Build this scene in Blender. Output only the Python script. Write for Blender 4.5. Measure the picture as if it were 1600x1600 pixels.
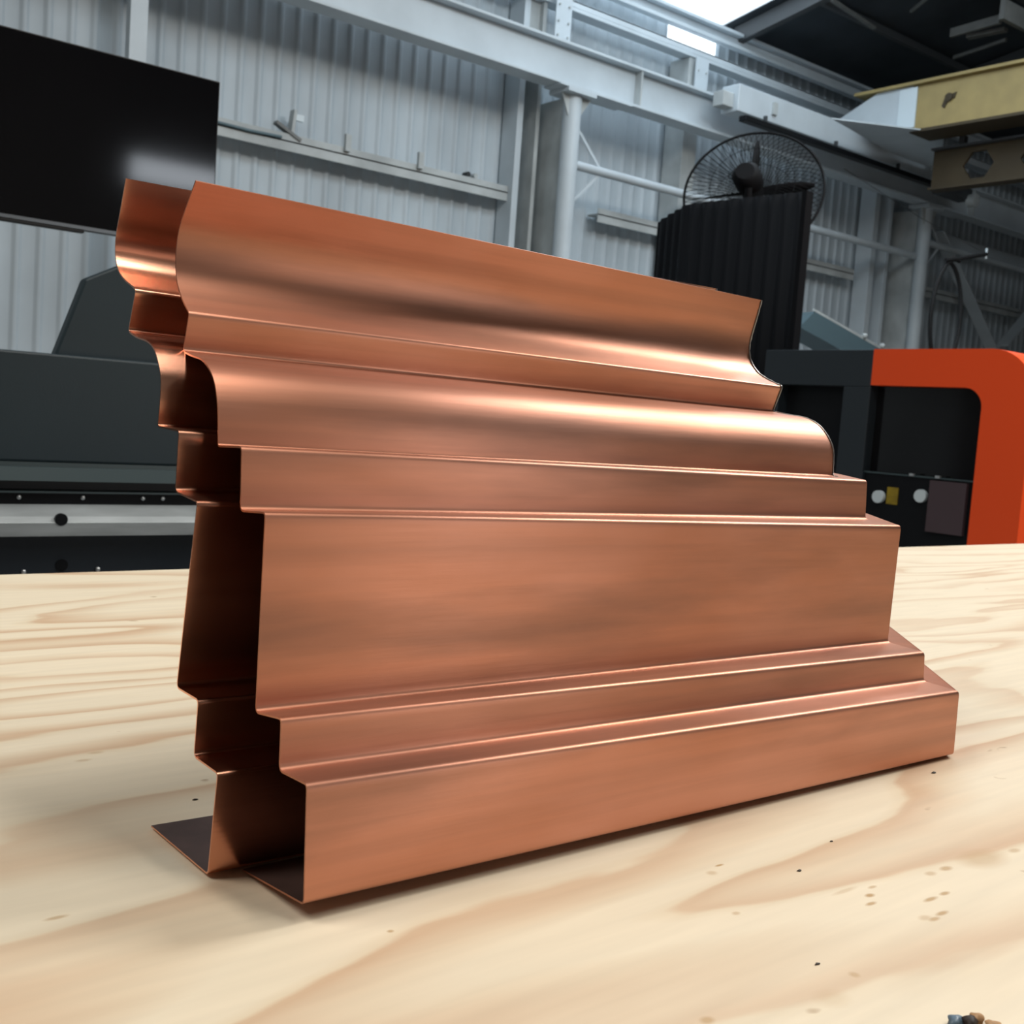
import bpy, math, random
from mathutils import Vector, Matrix
random.seed(7)
for o in list(bpy.data.objects): bpy.data.objects.remove(o, do_unlink=True)
scn = bpy.context.scene
COL = scn.collection

# ------------------------------------------------------------ camera
# world: X along the copper moulding / shed wall, Y towards the back wall, Z up, bench top at z = 0
F = 1745.0
def nrm(v): return Vector(v).normalized()
AX = nrm((2950-800, 808-800, F))
P2 = nrm((1950-800, 808-72-800, F))
UP = AX.cross(P2).normalized()
if UP.y > 0: UP = -UP
AY = UP.cross(AX).normalized()
CAMZ = 0.28
C0 = Vector((0, 0, CAMZ))
def ray(px, py):
    c = Vector(((px-800)/F, (py-800)/F, 1.0))
    return Vector((AX.dot(c), AY.dot(c), UP.dot(c)))
def at(px, py, X=None, Y=None, Z=None):
    d = ray(px, py)
    if X is not None: t = X/d.x
    elif Y is not None: t = Y/d.y
    else: t = (Z-CAMZ)/d.z
    return C0 + d*t
cam_data = bpy.data.cameras.new('camera'); cam = bpy.data.objects.new('camera', cam_data); COL.objects.link(cam)
cam_data.sensor_width = 36.0; cam_data.sensor_fit = 'HORIZONTAL'; cam_data.lens = 36.0*F/1600.0
cam_data.clip_start = 0.02; cam_data.clip_end = 200
right = Vector((AX.x, AY.x, UP.x)); down = Vector((AX.y, AY.y, UP.y)); fwd = Vector((AX.z, AY.z, UP.z))
m = Matrix((right, -down, -fwd)).transposed().to_4x4(); m.translation = C0
cam.matrix_world = m
cam_data.dof.use_dof = True; cam_data.dof.focus_distance = 0.85; cam_data.dof.aperture_fstop = 22.0
scn.camera = cam

# ------------------------------------------------------------ world, lights, exposure
scn.view_settings.view_transform = 'Standard'; scn.view_settings.look = 'None'
scn.view_settings.gamma = 1.0; scn.view_settings.use_curve_mapping = False
scn.view_settings.exposure = -0.13
w = bpy.data.worlds.new('overcast_sky'); scn.world = w; w.use_nodes = True
bg = w.node_tree.nodes['Background']; bg.inputs[0].default_value = (0.86, 0.94, 1.0, 1); bg.inputs[1].default_value = 3.0
def area(name, loc, target, sx, sy, power, col):
    l = bpy.data.lights.new(name, 'AREA'); l.shape = 'RECTANGLE'; l.size = sx; l.size_y = sy
    l.energy = power; l.color = col
    o = bpy.data.objects.new(name, l); COL.objects.link(o); o.location = loc
    d = Vector(target) - Vector(loc)
    o.rotation_euler = d.to_track_quat('-Z', 'Y').to_euler()
    return o
area('east_skylight_light', (7.6, 0.6, 6.2), (6.0, 0.6, 0), 2.2, 3.6, 620, (1.0, 0.97, 0.92))
area('near_skylight_light', (2.1, -1.6, 6.2), (2.1, -1.5, 0), 0.9, 5.0, 230, (1.0, 0.95, 0.87))
area('west_fill_light', (-3.2, 2.6, 5.8), (-0.5, 1.0, 0), 2.4, 4.0, 240, (1.0, 0.95, 0.88))  # added soft fill to brighten the left of the bench, not a roof opening
area('far_skylight_light', (9.0, 5.0, 5.7), (9.0, 6.5, 0), 7.0, 1.6, 150, (0.80, 0.92, 1.0))
area('left_skylight_light', (4.0, 4.6, 5.9), (5.0, 8.5, 1.0), 5.0, 1.0, 75, (0.80, 0.92, 1.0))
area('door_daylight', (6.2, -7.7, 0.5), (3.0, 0.0, 0.3), 1.3, 1.5, 55, (1.0, 0.94, 0.90))
area('high_window_daylight', (6.4, -7.6, 3.40), (6.0, 4.0, 2.0), 1.35, 0.34, 14, (0.85, 0.92, 1.0))

# ------------------------------------------------------------ materials
def new_mat(name):
    mt = bpy.data.materials.new(name); mt.use_nodes = True
    nt = mt.node_tree; return mt, nt, nt.nodes['Principled BSDF']
def simple(name, col, rough=0.5, metal=0.0, var=0.0, scale=6.0, bump=0.0, bscale=40.0, stretch=(1, 1, 1), coat=0.0):
    mt, nt, b = new_mat(name)
    b.inputs['Roughness'].default_value = rough; b.inputs['Metallic'].default_value = metal
    b.inputs['Coat Weight'].default_value = coat
    b.inputs['Base Color'].default_value = (*col, 1)
    tc = nt.nodes.new('ShaderNodeTexCoord'); mp = nt.nodes.new('ShaderNodeMapping'); mp.inputs['Scale'].default_value = stretch
    nt.links.new(tc.outputs['Object'], mp.inputs[0])
    if var > 0:
        n = nt.nodes.new('ShaderNodeTexNoise'); n.inputs['Scale'].default_value = scale; n.inputs['Detail'].default_value = 5
        nt.links.new(mp.outputs[0], n.inputs['Vector'])
        r = nt.nodes.new('ShaderNodeValToRGB'); r.color_ramp.elements[0].position = 0.3; r.color_ramp.elements[1].position = 0.7
        r.color_ramp.elements[0].color = (*[c*(1-var) for c in col], 1); r.color_ramp.elements[1].color = (*[min(1, c*(1+var*0.5)) for c in col], 1)
        nt.links.new(n.outputs['Fac'], r.inputs[0]); nt.links.new(r.outputs[0], b.inputs['Base Color'])
    if bump > 0:
        n2 = nt.nodes.new('ShaderNodeTexNoise'); n2.inputs['Scale'].default_value = bscale; n2.inputs['Detail'].default_value = 3
        nt.links.new(mp.outputs[0], n2.inputs['Vector'])
        bp = nt.nodes.new('ShaderNodeBump'); bp.inputs['Strength'].default_value = bump; bp.inputs['Distance'].default_value = 0.002
        nt.links.new(n2.outputs['Fac'], bp.inputs['Height']); nt.links.new(bp.outputs[0], b.inputs['Normal'])
    return mt
def math_node(nt, op, a=None, b=None, v2=None):
    n = nt.nodes.new('ShaderNodeMath'); n.operation = op
    if a is not None: nt.links.new(a, n.inputs[0])
    if b is not None: nt.links.new(b, n.inputs[1])
    if v2 is not None: n.inputs[1].default_value = v2
    return n.outputs[0]

def copper_mat(name, base, tint, stain, rough=0.37, seed=0.0):
    mt, nt, b = new_mat(name); L = nt.links.new
    b.inputs['Metallic'].default_value = 1.0
    tc = nt.nodes.new('ShaderNodeTexCoord')
    def noise(scale, st, det=4, off=0.0):
        mp = nt.nodes.new('ShaderNodeMapping'); mp.inputs['Scale'].default_value = st; mp.inputs['Location'].default_value = (seed+off, off, seed)
        n = nt.nodes.new('ShaderNodeTexNoise'); n.inputs['Scale'].default_value = scale; n.inputs['Detail'].default_value = det
        L(tc.outputs['Object'], mp.inputs[0]); L(mp.outputs[0], n.inputs['Vector']); return n.outputs['Fac']
    def ramp(src, p0, p1, c0, c1):
        r = nt.nodes.new('ShaderNodeValToRGB'); e = r.color_ramp.elements
        e[0].position = p0; e[1].position = p1; e[0].color = c0; e[1].color = c1
        L(src, r.inputs[0]); return r.outputs[0]
    def mix(fac, a, c):
        mx = nt.nodes.new('ShaderNodeMix'); mx.data_type = 'RGBA'
        L(fac, mx.inputs['Factor']); 
        if isinstance(a, tuple): mx.inputs['A'].default_value = (*a, 1)
        else: L(a, mx.inputs['A'])
        mx.inputs['B'].default_value = (*c, 1); return mx.outputs['Result']
    k0 = (0, 0, 0, 1); k1 = (1, 1, 1, 1)
    cloud = ramp(noise(5.0, (0.8, 1, 2.2)), 0.38, 0.66, k0, k1)
    c = mix(cloud, base, tint)
    st = ramp(noise(6.0, (0.45, 1, 3.0), 7, 3.1), 0.50, 0.72, k0, (0.75, 0.75, 0.75, 1))
    c = mix(st, c, stain)
    c = mix(ramp(noise(40.0, (0.05, 1, 1.6), 5, 9.0), 0.42, 0.80, k0, (0.5, 0.5, 0.5, 1)), c, stain)
    L(c, b.inputs['Base Color'])
    fine = noise(260.0, (0.06, 1, 1), 3, 1.0)
    r1 = nt.nodes.new('ShaderNodeMapRange'); r1.inputs['To Min'].default_value = rough-0.06; r1.inputs['To Max'].default_value = rough+0.10
    L(noise(9.0, (0.4, 1, 2.5), 5, 7.0), r1.inputs['Value']); L(r1.outputs[0], b.inputs['Roughness'])
    b.inputs['Anisotropic'].default_value = 0.55
    b.inputs['Anisotropic Rotation'].default_value = 0.25
    cb = nt.nodes.new('ShaderNodeCombineXYZ'); cb.inputs[0].default_value = 1.0
    L(cb.outputs[0], b.inputs['Tangent'])
    b1 = nt.nodes.new('ShaderNodeBump'); b1.inputs['Strength'].default_value = 0.22; b1.inputs['Distance'].default_value = 0.0004
    L(fine, b1.inputs['Height'])
    b2 = nt.nodes.new('ShaderNodeBump'); b2.inputs['Strength'].default_value = 0.22; b2.inputs['Distance'].default_value = 0.003
    L(noise(9.0, (0.5, 1, 1.6), 1, 5.0), b2.inputs['Height']); L(b1.outputs[0], b2.inputs['Normal'])
    L(b2.outputs[0], b.inputs['Normal'])
    return mt
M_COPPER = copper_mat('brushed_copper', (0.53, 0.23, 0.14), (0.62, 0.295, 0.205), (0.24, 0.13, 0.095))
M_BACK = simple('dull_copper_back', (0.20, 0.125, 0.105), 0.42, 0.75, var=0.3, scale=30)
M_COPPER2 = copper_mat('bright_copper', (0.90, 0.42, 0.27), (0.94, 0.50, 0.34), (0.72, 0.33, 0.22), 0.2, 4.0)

# brown resin marks in the veneer: place, size, strength
RESIN = [(1359, 1399, .004, .0022, .9), (1361, 1412, .005, .0018, .8), (1363, 1386, .004, .0016, .6), (1320, 1392, .012, .002, .35),
         (1454, 1405, .007, .002, .8), (1476, 1396, .005, .002, .8), (1472, 1427, .006, .002, .8), (1460, 1436, .005, .002, .7), (1445, 1434, .005, .003, .4),
         (1478, 1357, .006, .003, .7), (1454, 1365, .005, .003, .5), (1536, 1342, .022, .012, .45), (1585, 1329, .006, .003, .5),
         (1124, 1352, .004, .0012, .9), (1112, 1364, .004, .003, .4), (1150, 1427, .003, .002, .5), (130, 1188, .006, .003, .4), (150, 1176, .006, .003, .4),
         (1300, 1560, .010, .008, .18), (1335, 1523, .003, .003, .5), (88, 1434, .006, .002, .6), (610, 1455, .002, .0016, .7), (1105, 1594, .004, .003, .6)]
def plywood():
    mt, nt, b = new_mat('pine_plywood'); L = nt.links.new
    tc = nt.nodes.new('ShaderNodeTexCoord')
    def noise(scale, st, det=2, loc=(0, 0, 0), dist=0.0, rot=0.0):
        mp = nt.nodes.new('ShaderNodeMapping'); mp.inputs['Scale'].default_value = st; mp.inputs['Location'].default_value = loc
        mp.inputs['Rotation'].default_value = (0, 0, rot)
        n = nt.nodes.new('ShaderNodeTexNoise'); n.inputs['Scale'].default_value = scale; n.inputs['Detail'].default_value = det
        n.inputs['Distortion'].default_value = dist; n.inputs['Roughness'].default_value = 0.45
        L(tc.outputs['Object'], mp.inputs[0]); L(mp.outputs[0], n.inputs['Vector']); return n.outputs['Fac']
    rot = -0.06
    big = noise(1.0, (0.8, 4.4, 1), 1.5, (3.3, 1.7, 0), 0.35, rot)
    wob = noise(4.0, (0.8, 3.0, 1), 3, (1, 5, 0), 0.0, rot)
    h = math_node(nt, 'MULTIPLY', big, None, 10.0)
    h2 = math_node(nt, 'MULTIPLY', wob, None, 1.1)
    h = math_node(nt, 'ADD', h, h2)
    fr = math_node(nt, 'FRACT', h)
    r = nt.nodes.new('ShaderNodeValToRGB'); e = r.color_ramp.elements
    pale = (0.82, 0.715, 0.545, 1); tan = (0.65, 0.46, 0.30, 1)
    e[0].position = 0.0; e[0].color = tan
    e[1].position = 1.0; e[1].color = tan
    for p, c in ((0.05, (0.77, 0.65, 0.475, 1)), (0.14, pale), (0.50, pale), (0.72, (0.745, 0.605, 0.435, 1)), (0.96, (0.64, 0.445, 0.29, 1))):
        q = e.new(p); q.color = c
    L(fr, r.inputs[0])
    # strength of the figure varies over the sheet
    pres = nt.nodes.new('ShaderNodeMapRange'); pres.inputs['From Min'].default_value = 0.35; pres.inputs['From Max'].default_value = 0.65
    pres.inputs['To Min'].default_value = 0.45; pres.inputs['To Max'].default_value = 1.0
    L(noise(2.3, (0.8, 1.6, 1), 2, (9, 2, 0)), pres.inputs['Value'])
    mx = nt.nodes.new('ShaderNodeMix'); mx.data_type = 'RGBA'; mx.inputs['A'].default_value = pale
    L(pres.outputs[0], mx.inputs['Factor']); L(r.outputs[0], mx.inputs['B'])
    # fine fibres
    fib = nt.nodes.new('ShaderNodeMapRange'); fib.inputs['To Min'].default_value = 0.90; fib.inputs['To Max'].default_value = 1.08
    L(noise(60.0, (0.12, 1.6, 1), 4, (0, 0, 0), 0, rot), fib.inputs['Value'])
    mul = nt.nodes.new('ShaderNodeVectorMath'); mul.operation = 'MULTIPLY'
    L(mx.outputs['Result'], mul.inputs[0]); cbx = nt.nodes.new('ShaderNodeCombineXYZ')
    for i in range(3): L(fib.outputs[0], cbx.inputs[i])
    L(cbx.outputs[0], mul.inputs[1])
    # small brown resin marks
    vo = nt.nodes.new('ShaderNodeTexNoise'); vo.inputs['Scale'].default_value = 26.0; vo.inputs['Detail'].default_value = 2
    mp = nt.nodes.new('ShaderNodeMapping'); mp.inputs['Scale'].default_value = (1.0, 1.8, 1); L(tc.outputs['Object'], mp.inputs[0]); L(mp.outputs[0], vo.inputs['Vector'])
    rr = nt.nodes.new('ShaderNodeValToRGB'); rr.color_ramp.elements[0].position = 0.745; rr.color_ramp.elements[1].position = 0.80
    rr.color_ramp.elements[1].color = (0.7, 0.7, 0.7, 1)
    L(vo.outputs['Fac'], rr.inputs[0])
    mx2 = nt.nodes.new('ShaderNodeMix'); mx2.data_type = 'RGBA'; mx2.inputs['B'].default_value = (0.36, 0.22, 0.10, 1)
    L(rr.outputs[0], mx2.inputs['Factor']); L(mul.outputs[0], mx2.inputs['A'])
    cur = mx2.outputs['Result']
    org = Vector((1.6, 0.45, -0.90))
    for px, py, rx, ry, k in RESIN:
        c_ = at(px, py, Z=0.0)-org
        v1 = nt.nodes.new('ShaderNodeVectorMath'); v1.operation = 'SUBTRACT'; v1.inputs[1].default_value = (c_.x, c_.y, c_.z); L(tc.outputs['Object'], v1.inputs[0])
        v2 = nt.nodes.new('ShaderNodeVectorMath'); v2.operation = 'MULTIPLY'; v2.inputs[1].default_value = (1/rx, 1/ry, 0); L(v1.outputs[0], v2.inputs[0])
        v3 = nt.nodes.new('ShaderNodeVectorMath'); v3.operation = 'LENGTH'; L(v2.outputs[0], v3.inputs[0])
        mr = nt.nodes.new('ShaderNodeMapRange'); mr.inputs['From Min'].default_value = 0.5; mr.inputs['From Max'].default_value = 1.3
        mr.inputs['To Min'].default_value = k; mr.inputs['To Max'].default_value = 0.0; L(v3.outputs['Value'], mr.inputs['Value'])
        m3 = nt.nodes.new('ShaderNodeMix'); m3.data_type = 'RGBA'; m3.inputs['B'].default_value = (0.47, 0.29, 0.12, 1)
        L(mr.outputs[0], m3.inputs['Factor']); L(cur, m3.inputs['A']); cur = m3.outputs['Result']
    L(cur, b.inputs['Base Color'])
    b.inputs['Roughness'].default_value = 0.55; b.inputs['Specular IOR Level'].default_value = 0.35
    bp = nt.nodes.new('ShaderNodeBump'); bp.inputs['Strength'].default_value = 0.12; bp.inputs['Distance'].default_value = 0.001
    L(noise(90.0, (0.15, 1.5, 1), 3), bp.inputs['Height']); L(bp.outputs[0], b.inputs['Normal'])
    return mt
M_PLY = plywood()
M_PLYEDGE = simple('plywood_edge', (0.55, 0.40, 0.24), 0.7, var=0.25, scale=3, stretch=(1, 1, 60))
M_WALL = simple('white_painted_cladding', (0.49, 0.555, 0.60), 0.5, var=0.18, scale=1.3, stretch=(1, 1, 0.5))
M_STEEL = simple('white_painted_steel', (0.55, 0.61, 0.65), 0.45, var=0.10, scale=2.0)
M_STEEL2 = simple('weathered_white_steel', (0.47, 0.50, 0.50), 0.55, var=0.25, scale=3.0)
M_ROOF = simple('dark_roof_sheeting', (0.035, 0.045, 0.055), 0.7, var=0.3, scale=1.5)
M_PURLIN = simple('dark_purlin_steel', (0.05, 0.055, 0.06), 0.6)
M_PURLIN_L = simple('grey_purlin_steel', (0.15, 0.155, 0.15), 0.5, var=0.2)
M_FLOOR = simple('concrete_floor', (0.22, 0.22, 0.21), 0.5, var=0.25, scale=1.2)
M_DARKWALL = simple('grey_far_wall_paint', (0.15, 0.145, 0.14), 0.7, var=0.2, scale=0.8)
M_TEAL = simple('blue_grey_machine_paint', (0.014, 0.030, 0.040), 0.45, var=0.08, scale=4, bump=0.15, bscale=300)
M_TEAL2 = simple('grey_machine_trim', (0.05, 0.075, 0.082), 0.35)
M_BLACKM = simple('black_machine_steel', (0.008, 0.009, 0.011), 0.4)
M_NAVY = simple('dark_navy_machine_paint', (0.012, 0.019, 0.028), 0.45)
M_RAIL = simple('worn_machined_steel', (0.42, 0.46, 0.48), 0.38, 0.4, var=0.25, scale=5, stretch=(1, 1, 6))
M_SCREW = simple('zinc_screw', (0.7, 0.73, 0.75), 0.3, 0.8)
M_SCREEN = simple('television_glass', (0.002, 0.002, 0.003), 0.07)
M_TVTRIM = simple('grey_television_trim', (0.20, 0.22, 0.24), 0.3, 0.6)
M_BLACKP = simple('black_plastic', (0.010, 0.010, 0.011), 0.45)
M_BLACKC = simple('matt_black_corrugated_sheet', (0.004, 0.0045, 0.006), 0.75)
M_FANBLK = simple('black_fan_enamel', (0.004, 0.004, 0.005), 0.7)
for m_ in (M_BLACKC, M_FANBLK, M_BLACKM): m_.node_tree.nodes['Principled BSDF'].inputs['Specular IOR Level'].default_value = 0.15
M_ORANGE = simple('orange_machine_paint', (0.92, 0.080, 0.008), 0.42)
M_GRAPH = simple('graphite_machine_paint', (0.018, 0.025, 0.032), 0.45)
M_GLASSD = simple('dark_machine_window', (0.006, 0.006, 0.007), 0.08)
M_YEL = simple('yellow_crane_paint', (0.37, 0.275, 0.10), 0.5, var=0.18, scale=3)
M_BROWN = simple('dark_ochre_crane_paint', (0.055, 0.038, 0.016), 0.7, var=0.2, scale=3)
M_DISC = simple('pale_grey_dial', (0.62, 0.70, 0.74), 0.35)
M_STICK = simple('yellow_sticker', (0.32, 0.22, 0.01), 0.5, var=0.3, scale=20)
M_MAUVE = simple('dull_mauve_panel', (0.065, 0.042, 0.05), 0.45)
M_SOLDER = simple('dull_grey_solder', (0.42, 0.40, 0.38), 0.35, 0.9, var=0.4, scale=60)
M_CABLE = simple('black_rubber_cable', (0.004, 0.004, 0.005), 0.8)
M_DUCT = simple('blue_grey_duct_paint', (0.10, 0.155, 0.18), 0.45)
M_PALEMACH = simple('pale_grey_machine_paint', (0.20, 0.25, 0.25), 0.5)
M_CHIP_D = simple('charred_dark_swarf', (0.03, 0.018, 0.014), 0.6, var=0.5, scale=200)
M_CHIP_B = simple('blue_grey_swarf', (0.13, 0.20, 0.27), 0.4, var=0.4, scale=200)
M_CHIP_T = simple('tan_wood_chip', (0.45, 0.26, 0.12), 0.7, var=0.4, scale=200)
def pane_mat(name, col, t):
    mt, nt, b = new_mat(name)
    tr = nt.nodes.new('ShaderNodeBsdfTranslucent'); tr.inputs[0].default_value = (*col, 1)
    tp = nt.nodes.new('ShaderNodeBsdfTransparent'); tp.inputs[0].default_value = (*col, 1)
    mx = nt.nodes.new('ShaderNodeMixShader'); mx.inputs[0].default_value = t
    nt.links.new(tr.outputs[0], mx.inputs[1]); nt.links.new(tp.outputs[0], mx.inputs[2])
    nt.links.new(mx.outputs[0], nt.nodes['Material Output'].inputs['Surface'])
    return mt
M_PANE = pane_mat('clear_roof_sheet', (0.93, 0.97, 1.0), 0.6)

# ------------------------------------------------------------ mesh builder
class MB:
    def __init__(s): s.v = []; s.f = []; s.smooth = []
    def add(s, vs, fs, smooth=False):
        n = len(s.v); s.v += [Vector(p) for p in vs]
        for f in fs: s.f.append(tuple(i+n for i in f)); s.smooth.append(smooth)
        return s
    def box(s, x0, x1, y0, y1, z0, z1):
        return s.add([(x0, y0, z0), (x1, y0, z0), (x1, y1, z0), (x0, y1, z0), (x0, y0, z1), (x1, y0, z1), (x1, y1, z1), (x0, y1, z1)],
                     [(0, 3, 2, 1), (4, 5, 6, 7), (0, 1, 5, 4), (1, 2, 6, 5), (2, 3, 7, 6), (3, 0, 4, 7)])
    def bar(s, p, q, w, h, up=(0, 0, 1)):
        p = Vector(p); q = Vector(q); d = (q-p).normalized(); a = d.cross(Vector(up)).normalized(); b = a.cross(d)
        vs = []
        for e in (p, q):
            for i, j in ((-1, -1), (1, -1), (1, 1), (-1, 1)): vs.append(e + a*(i*w/2) + b*(j*h/2))
        return s.add(vs, [(3, 2, 1, 0), (4, 5, 6, 7), (0, 1, 5, 4), (1, 2, 6, 5), (2, 3, 7, 6), (3, 0, 4, 7)])
    def tube(s, pts, r, seg=12, closed=False, cap=True):
        pts = [Vector(p) for p in pts]; n = len(pts); rr = r if isinstance(r, (list, tuple)) else [r]*n
        d0 = (pts[1]-pts[0]).normalized(); a = d0.orthogonal().normalized(); vs = []
        for i, p in enumerate(pts):
            if closed: d = (pts[(i+1) % n]-pts[i-1]).normalized()
            else: d = (pts[min(i+1, n-1)]-pts[max(i-1, 0)]).normalized()
            a = (a - d*a.dot(d)).normalized(); b = d.cross(a)
            for k in range(seg):
                t = 2*math.pi*k/seg; vs.append(p + (a*math.cos(t)+b*math.sin(t))*rr[i])
        fs = []
        for i in range(n if closed else n-1):
            j = (i+1) % n
            for k in range(seg):
                l = (k+1) % seg; fs.append((i*seg+k, i*seg+l, j*seg+l, j*seg+k))
        s.add(vs, fs, True)
        if cap and not closed:
            s.add(vs[:seg], [tuple(reversed(range(seg)))]); s.add(vs[-seg:], [tuple(range(seg))])
        return s
    def prism(s, poly, vec):
        n = len(poly); v = Vector(vec); vs = [Vector(p) for p in poly]; vs += [p+v for p in vs]
        return s.add(vs, [tuple(range(n)), tuple(reversed(range(n, 2*n)))] + [((i+1) % n, i, n+i, n+(i+1) % n) for i in range(n)])
    def build(s, name, mat, parent=None, bevel=0.0, seg=2):
        me = bpy.data.meshes.new(name)
        if parent is not None: org = Vector(parent['_org'])
        else:
            xs = [p.x for p in s.v]; ys = [p.y for p in s.v]; zs = [p.z for p in s.v]
            org = Vector(((min(xs)+max(xs))/2, (min(ys)+max(ys))/2, min(zs)))
        me.from_pydata([p-org for p in s.v], [], s.f)
        import bmesh
        bm = bmesh.new(); bm.from_mesh(me); bmesh.ops.recalc_face_normals(bm, faces=bm.faces); bm.to_mesh(me); bm.free()
        for p, sm in zip(me.polygons, s.smooth): p.use_smooth = sm
        me.materials.append(mat)
        o = bpy.data.objects.new(name, me); COL.objects.link(o)
        o['_org'] = tuple(org)
        if parent is not None: o.parent = parent
        else: o.location = org
        if bevel > 0:
            md = o.modifiers.new('bevel', 'BEVEL'); md.width = bevel; md.segments = seg; md.limit_method = 'ANGLE'
        return o
def thing(name, loc, label, cat, group=None):
    o = bpy.data.objects.new(name, None); COL.objects.link(o); o.location = loc; o.empty_display_size = 0.1
    o['_org'] = tuple(loc); return tag(o, label, cat, group)
def tag(o, label, cat, group=None):
    o['label'] = label; o['category'] = cat
    if group: o['group'] = group
    return o
def struct(o): o['kind'] = 'structure'; return o

# ------------------------------------------------------------ the shed
FZ = -0.90
EY = 9.95; EZ = 5.42; RP = math.tan(math.radians(10))
def roofz(y): return EZ + (EY-y)*RP
def corrugated(x0, x1, y, z0, z1, pitch=0.19, d=0.024):
    mb = MB(); n = int((x1-x0)/pitch); vs = []; fs = []
    xs = []
    for i in range(n+1):
        b = x0+i*pitch
        for fx, fy in ((0, 0), (0.06, -0.15), (0.14, -0.8), (0.20, -1), (0.30, -1), (0.36, -0.8), (0.44, -0.15), (0.50, 0), (0.75, -0.12)):
            if b+fx*pitch <= x1+1e-6: xs.append((b+fx*pitch, y+fy*d))
    for x, yy in xs: vs += [(x, yy, z0), (x, yy, z1)]
    for i in range(len(xs)-1): fs.append((2*i, 2*i+2, 2*i+3, 2*i+1))
    mb.add(vs, fs, True); return mb
XL, XR, YF = -5.0, 31.0, -8.0
struct(MB().box(XL, XR, YF, 10.1, FZ-0.1, FZ).build('floor', M_FLOOR))
SB0, SB1 = 4.98, 5.32
mb = corrugated(XL, XR, 10.0, FZ, SB0)
for a, b in ((XL, 10.05), (10.95, XR)):
    c = corrugated(a, b, 10.0, SB0, EZ+0.05); mb.add(c.v, c.f, True)
struct(mb.build('wall_back', M_WALL))
w1 = struct(corrugated(10.05, 10.95, 10.0, SB0, EZ+0.02).build('window_1', M_PANE))
struct(MB().box(XL-0.1, XL, YF, 10.0, FZ, 9).build('wall_left', M_DARKWALL))
struct(MB().box(XR, XR+0.1, YF, 10.0, FZ, 9).build('wall_right', M_WALL))
struct(MB().box(XL, XR, YF-0.1, YF, FZ, 9).build('wall_front', M_DARKWALL))
# roof with one clear bay at the eave
SX0, SX1, SY0 = 7.3, 11.0, 5.5
def slab(mb, x0, x1, y0, y1, t=0.03):
    mb.add([(x0, y0, roofz(y0)), (x1, y0, roofz(y0)), (x1, y1, roofz(y1)), (x0, y1, roofz(y1)),
            (x0, y0, roofz(y0)+t), (x1, y0, roofz(y0)+t), (x1, y1, roofz(y1)+t), (x0, y1, roofz(y1)+t)],
           [(0, 3, 2, 1), (4, 5, 6, 7), (0, 1, 5, 4), (1, 2, 6, 5), (2, 3, 7, 6), (3, 0, 4, 7)])
mb = MB(); slab(mb, XL, SX0, YF, 10.05); slab(mb, SX1, XR, YF, 10.05); slab(mb, SX0, SX1, YF, SY0)
struct(mb.build('ceiling', M_ROOF))
mb = MB(); slab(mb, SX0, SX1, SY0, 10.05, 0.01); struct(mb.build('window_2', M_PANE))
# rafters and purlins
for i, x in enumerate((11.18, 14.9, 18.6, 22.3)):
    r = MB(); y1 = 9.85
    r.bar((x, YF+0.2, roofz(YF+0.2)-0.12), (x, y1, roofz(y1)-0.12), 0.10, 0.20)
    o = r.build('roof_rafter', M_PURLIN)
    tag(o, ['dark steel rafter along the edge of the bright roof opening', 'dark steel rafter over the yellow crane girder', 'dark steel rafter farther along the shed behind the crane', 'dark steel rafter at the far right end of the shed roof'][i], 'rafter', 'roof rafters')
PL = ['grey purlin under the dark roof nearest the back wall', 'second grey roof purlin from the back wall', 'third grey roof purlin from the back wall']
for i, y in enumerate((8.75, 7.3, 5.9)):
    z = roofz(y)-0.06
    o = MB().box(11.3, 30, y-0.03, y+0.03, z-0.06, z+0.03).build('roof_purlin', M_PURLIN)
    tag(o, PL[i], 'purlin', 'roof purlins')
# loose steel seen up under the roof above the crane
def px_bar(name, pts, Z, w_, h_, mat, label, cat, group=None):
    mb = MB(); P = [at(x, y, Z=Z) for x, y in pts]
    for a, b in zip(P, P[1:]): mb.bar(a, b, w_, h_)
    return tag(mb.build(name, mat), label, cat, group)
g = 'steel brackets under the roof'
px_bar('roof_bracket', [(1486, 52), (1563, 30)], 5.35, 0.05, 0.10, M_PURLIN_L, 'pale grey steel angle high under the roof above the yellow girder', 'bracket', g)
px_bar('roof_bracket', [(1512, 58), (1572, 46)], 5.30, 0.10, 0.04, M_PURLIN_L, 'short grey steel angle just below the pale one under the roof', 'bracket', g)
px_bar('roof_bracket', [(1490, 90), (1572, 62)], 5.25, 0.03, 0.04, M_PURLIN_L, 'thin grey rod lowest of the steel under the roof', 'bracket', g)
px_bar('roof_bracket', [(1566, 14), (1600, 32), (1640, 52)], 5.35, 0.06, 0.22, M_PURLIN_L, 'grey brown steel plate under the roof at the top right corner', 'bracket', g)
px_bar('roof_strut', [(1423, 18), (1445, 0), (1470, -20)], 5.5, 0.03, 0.03, M_PURLIN_L, 'thin slanting grey strut in the dark roof', 'strut')
px_bar('roof_strut', [(1300, 0), (1366, 44)], 5.45, 0.05, 0.03, M_PURLIN_L, 'faint grey strut in the dark roof beside the bright opening', 'strut')

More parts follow.
